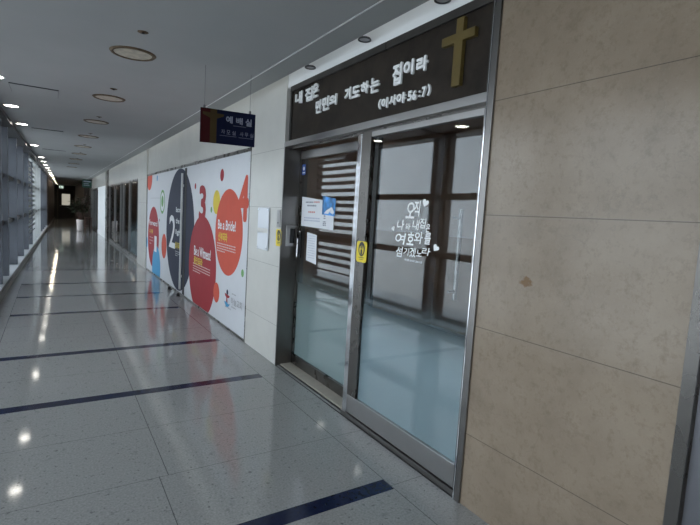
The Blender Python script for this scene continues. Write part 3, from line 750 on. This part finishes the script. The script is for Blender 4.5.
# ---- far end: door with a lit pane, exit signs, plant, small cabinet
ed = empty('door_5', (.9, Y1, 0), 'dark door with a glowing cream pane at the far end of the corridor', 'door', kind='structure')
MB().box(.35, 1.42, Y1-.06, Y1, 0, 2.25).build('door_panel', 'end_wall', ed)
f = MB(); f.box(.28, .35, Y1-.09, Y1, 0, 2.32); f.box(1.42, 1.49, Y1-.09, Y1, 0, 2.32); f.box(.35, 1.42, Y1-.09, Y1, 2.25, 2.32)
f.build('door_frame', 'kerb', ed)
MB().box(.60, 1.17, Y1-.068, Y1-.058, 1.06, 1.96).build('lit_pane', 'lit_pane', ed)
MB().cyl((.47, Y1-.12, 1.0), (.47, Y1-.06, 1.0), .02, n=10).cyl((.47, Y1-.12, 1.0), (.58, Y1-.12, 1.0), .014, n=10).build('handle', 'steel', ed)
t = empty('exit_light', (.56, Y1-.1, 2.36), 'small glowing pale green exit light above the far end door', 'exit sign')
MB().box(.40, .72, Y1-.10, Y1, 2.32, 2.60).build('housing', 'steel_dark', t)
MB().box(.415, .705, Y1-.108, Y1-.10, 2.395, 2.585).build('face', 'exit_glow', t)
p = MB(); yq = Y1-.110   # running figure
p.add([(.50, yq, 2.55), (.53, yq, 2.55), (.53, yq, 2.57), (.50, yq, 2.57), (.48, yq, 2.47), (.54, yq, 2.49), (.53, yq, 2.54), (.50, yq, 2.54), (.46, yq, 2.41), (.48, yq, 2.41), (.52, yq, 2.48), (.50, yq, 2.48), (.56, yq, 2.41), (.58, yq, 2.43), (.53, yq, 2.49), (.51, yq, 2.48)], [(0, 1, 2, 3), (4, 5, 6, 7), (8, 9, 10, 11), (12, 13, 14, 15)])
p.build('running_figure', 'exit_green', t)
EY = 28.0
t = empty('hanging_exit_sign', (1.49, EY, 2.17), 'dark green square exit sign hanging far down on the right', 'exit sign')
MB().box(1.28, 1.70, EY, EY+.05, 2.17, 2.58).build('board', 'exit_green', t)
for u in (1.36, 1.62): MB().cyl((u, EY+.025, 2.58), (u, EY+.025, CZ), .006, n=6).build('rod', 'wire', t)
q = MB(); yq = EY-.003
for a, b_, c, d in ((1.33, 1.65, 2.46, 2.52), (1.33, 1.56, 2.36, 2.39), (1.33, 1.60, 2.28, 2.31)): q.add([(a, yq, c), (b_, yq, c), (b_, yq, d), (a, yq, d)], [(0, 1, 2, 3)])
q.build('pale_marking', 's_text', t)

PXc, PYc = 1.12, 26.6
t = empty('potted_plant', (PXc, PYc, 0), 'leafy dark green plant in a white pot at the far right of the corridor', 'plant')
po = MB().lathe((PXc, PYc, 0), [(0, 0), (.11, 0), (.135, .08), (.155, .50), (.168, .55), (.15, .56), (.14, .52), (0, .52)], 24).build('pot', 'pot', t)
MB().lathe((PXc, PYc, .505), [(0, .02), (.14, .02)], 20).build('soil', 'soil', po)
rn = random.Random(11); st = MB(); lv = MB()
for i in range(14):
    a = 2*PI*i/14+rn.uniform(-.3, .3); h_ = rn.uniform(.55, 1.3); r = rn.uniform(.08, .42)
    b0 = Vector((PXc+.03*math.cos(a), PYc+.03*math.sin(a), .51)); b1 = Vector((PXc+r*math.cos(a), PYc+r*math.sin(a), .5+h_))
    mid = (b0+b1)/2+Vector((0, 0, .08)); st.tube([b0, mid, b1], .009, 6)
    for k in range(11):
        p0 = mid.lerp(b1, k/10); th = rn.uniform(0, 2*PI); dr = Vector((math.cos(th), math.sin(th), rn.uniform(-.2, .6))).normalized()
        ln = rn.uniform(.22, .36); sd = dr.cross(Vector((0, 0, 1))).normalized()*ln*.24
        lv.add([p0, p0+dr*ln*.5+sd+Vector((0, 0, .02)), p0+dr*ln-Vector((0, 0, .05)), p0+dr*ln*.5-sd+Vector((0, 0, .02)), p0+dr*ln*.5], [(0, 4, 1), (4, 2, 1), (0, 3, 4), (4, 3, 2)])
st.build('stem', 'wood', t); lv.build('foliage', 'leaf', t)
t = empty('wooden_stand', (1.50, 27.3, 0), 'reddish wooden stand beside the white plant pot', 'stand')
MB().box(1.33, 1.68, 27.12, 27.5, .62, .66).build('top', 'wood', t, bevel=.006)
MB().box(1.35, 1.66, 27.15, 27.48, .22, .25).build('shelf', 'wood', t)
for u in (1.35, 1.63):
    for v in (27.14, 27.45): MB().box(u, u+.03, v, v+.03, 0, .62).build('leg', 'wood', t)

# ------------------------------------------------------------------ light
w = bpy.data.worlds.new('sky'); SC.world = w; w.use_nodes = True
bg = w.node_tree.nodes['Background']; bg.inputs[0].default_value = (.875, .94, 1.0, 1); bg.inputs[1].default_value = 3.4

sun = bpy.data.lights.new('sun', 'SUN'); sun.energy = 4.5; sun.angle = .02; sun.color = (1, .95, .86)
so = bpy.data.objects.new('sun', sun); COL.objects.link(so); so.rotation_euler = (0, math.radians(38), math.radians(-15)); so.location = (6, 5, 12)
rl = bpy.data.lights.new('added_room_fill', 'AREA'); rl.energy = 4.5; rl.size = .9; rl.color = (1, .84, .68)  # unseen warm fill added to lift the dark room behind the glass doors
ro = bpy.data.objects.new('added_room_fill', rl); COL.objects.link(ro); ro.location = (2.5, 3.2, 2.66)
# ------------------------------------------------------------------ camera
f_px = 468.0
yaw, pit, rol = 0.56827273, 0.09672698, -0.05944464
cy, sy = math.cos(yaw), math.sin(yaw)
fwd = Vector((sy*math.cos(pit), cy*math.cos(pit), -math.sin(pit))); right = Vector((cy, -sy, 0)); down = fwd.cross(right)
c, s = math.cos(rol), math.sin(rol)
cr = right*c+down*s; cd = -right*s+down*c
cam = bpy.data.cameras.new('camera'); cam.sensor_width = 36; cam.lens = f_px/700*36; cam.clip_start = .05; cam.clip_end = 300
co = bpy.data.objects.new('camera', cam); COL.objects.link(co)
mw = Matrix((cr, -cd, -fwd)).transposed().to_4x4(); mw.translation = (0, 0, 1.47)
co.matrix_world = mw
SC.camera = co
SC.view_settings.view_transform = 'Standard'; SC.view_settings.look = 'None'
SC.view_settings.exposure = 0; SC.view_settings.gamma = 1; SC.view_settings.use_curve_mapping = False
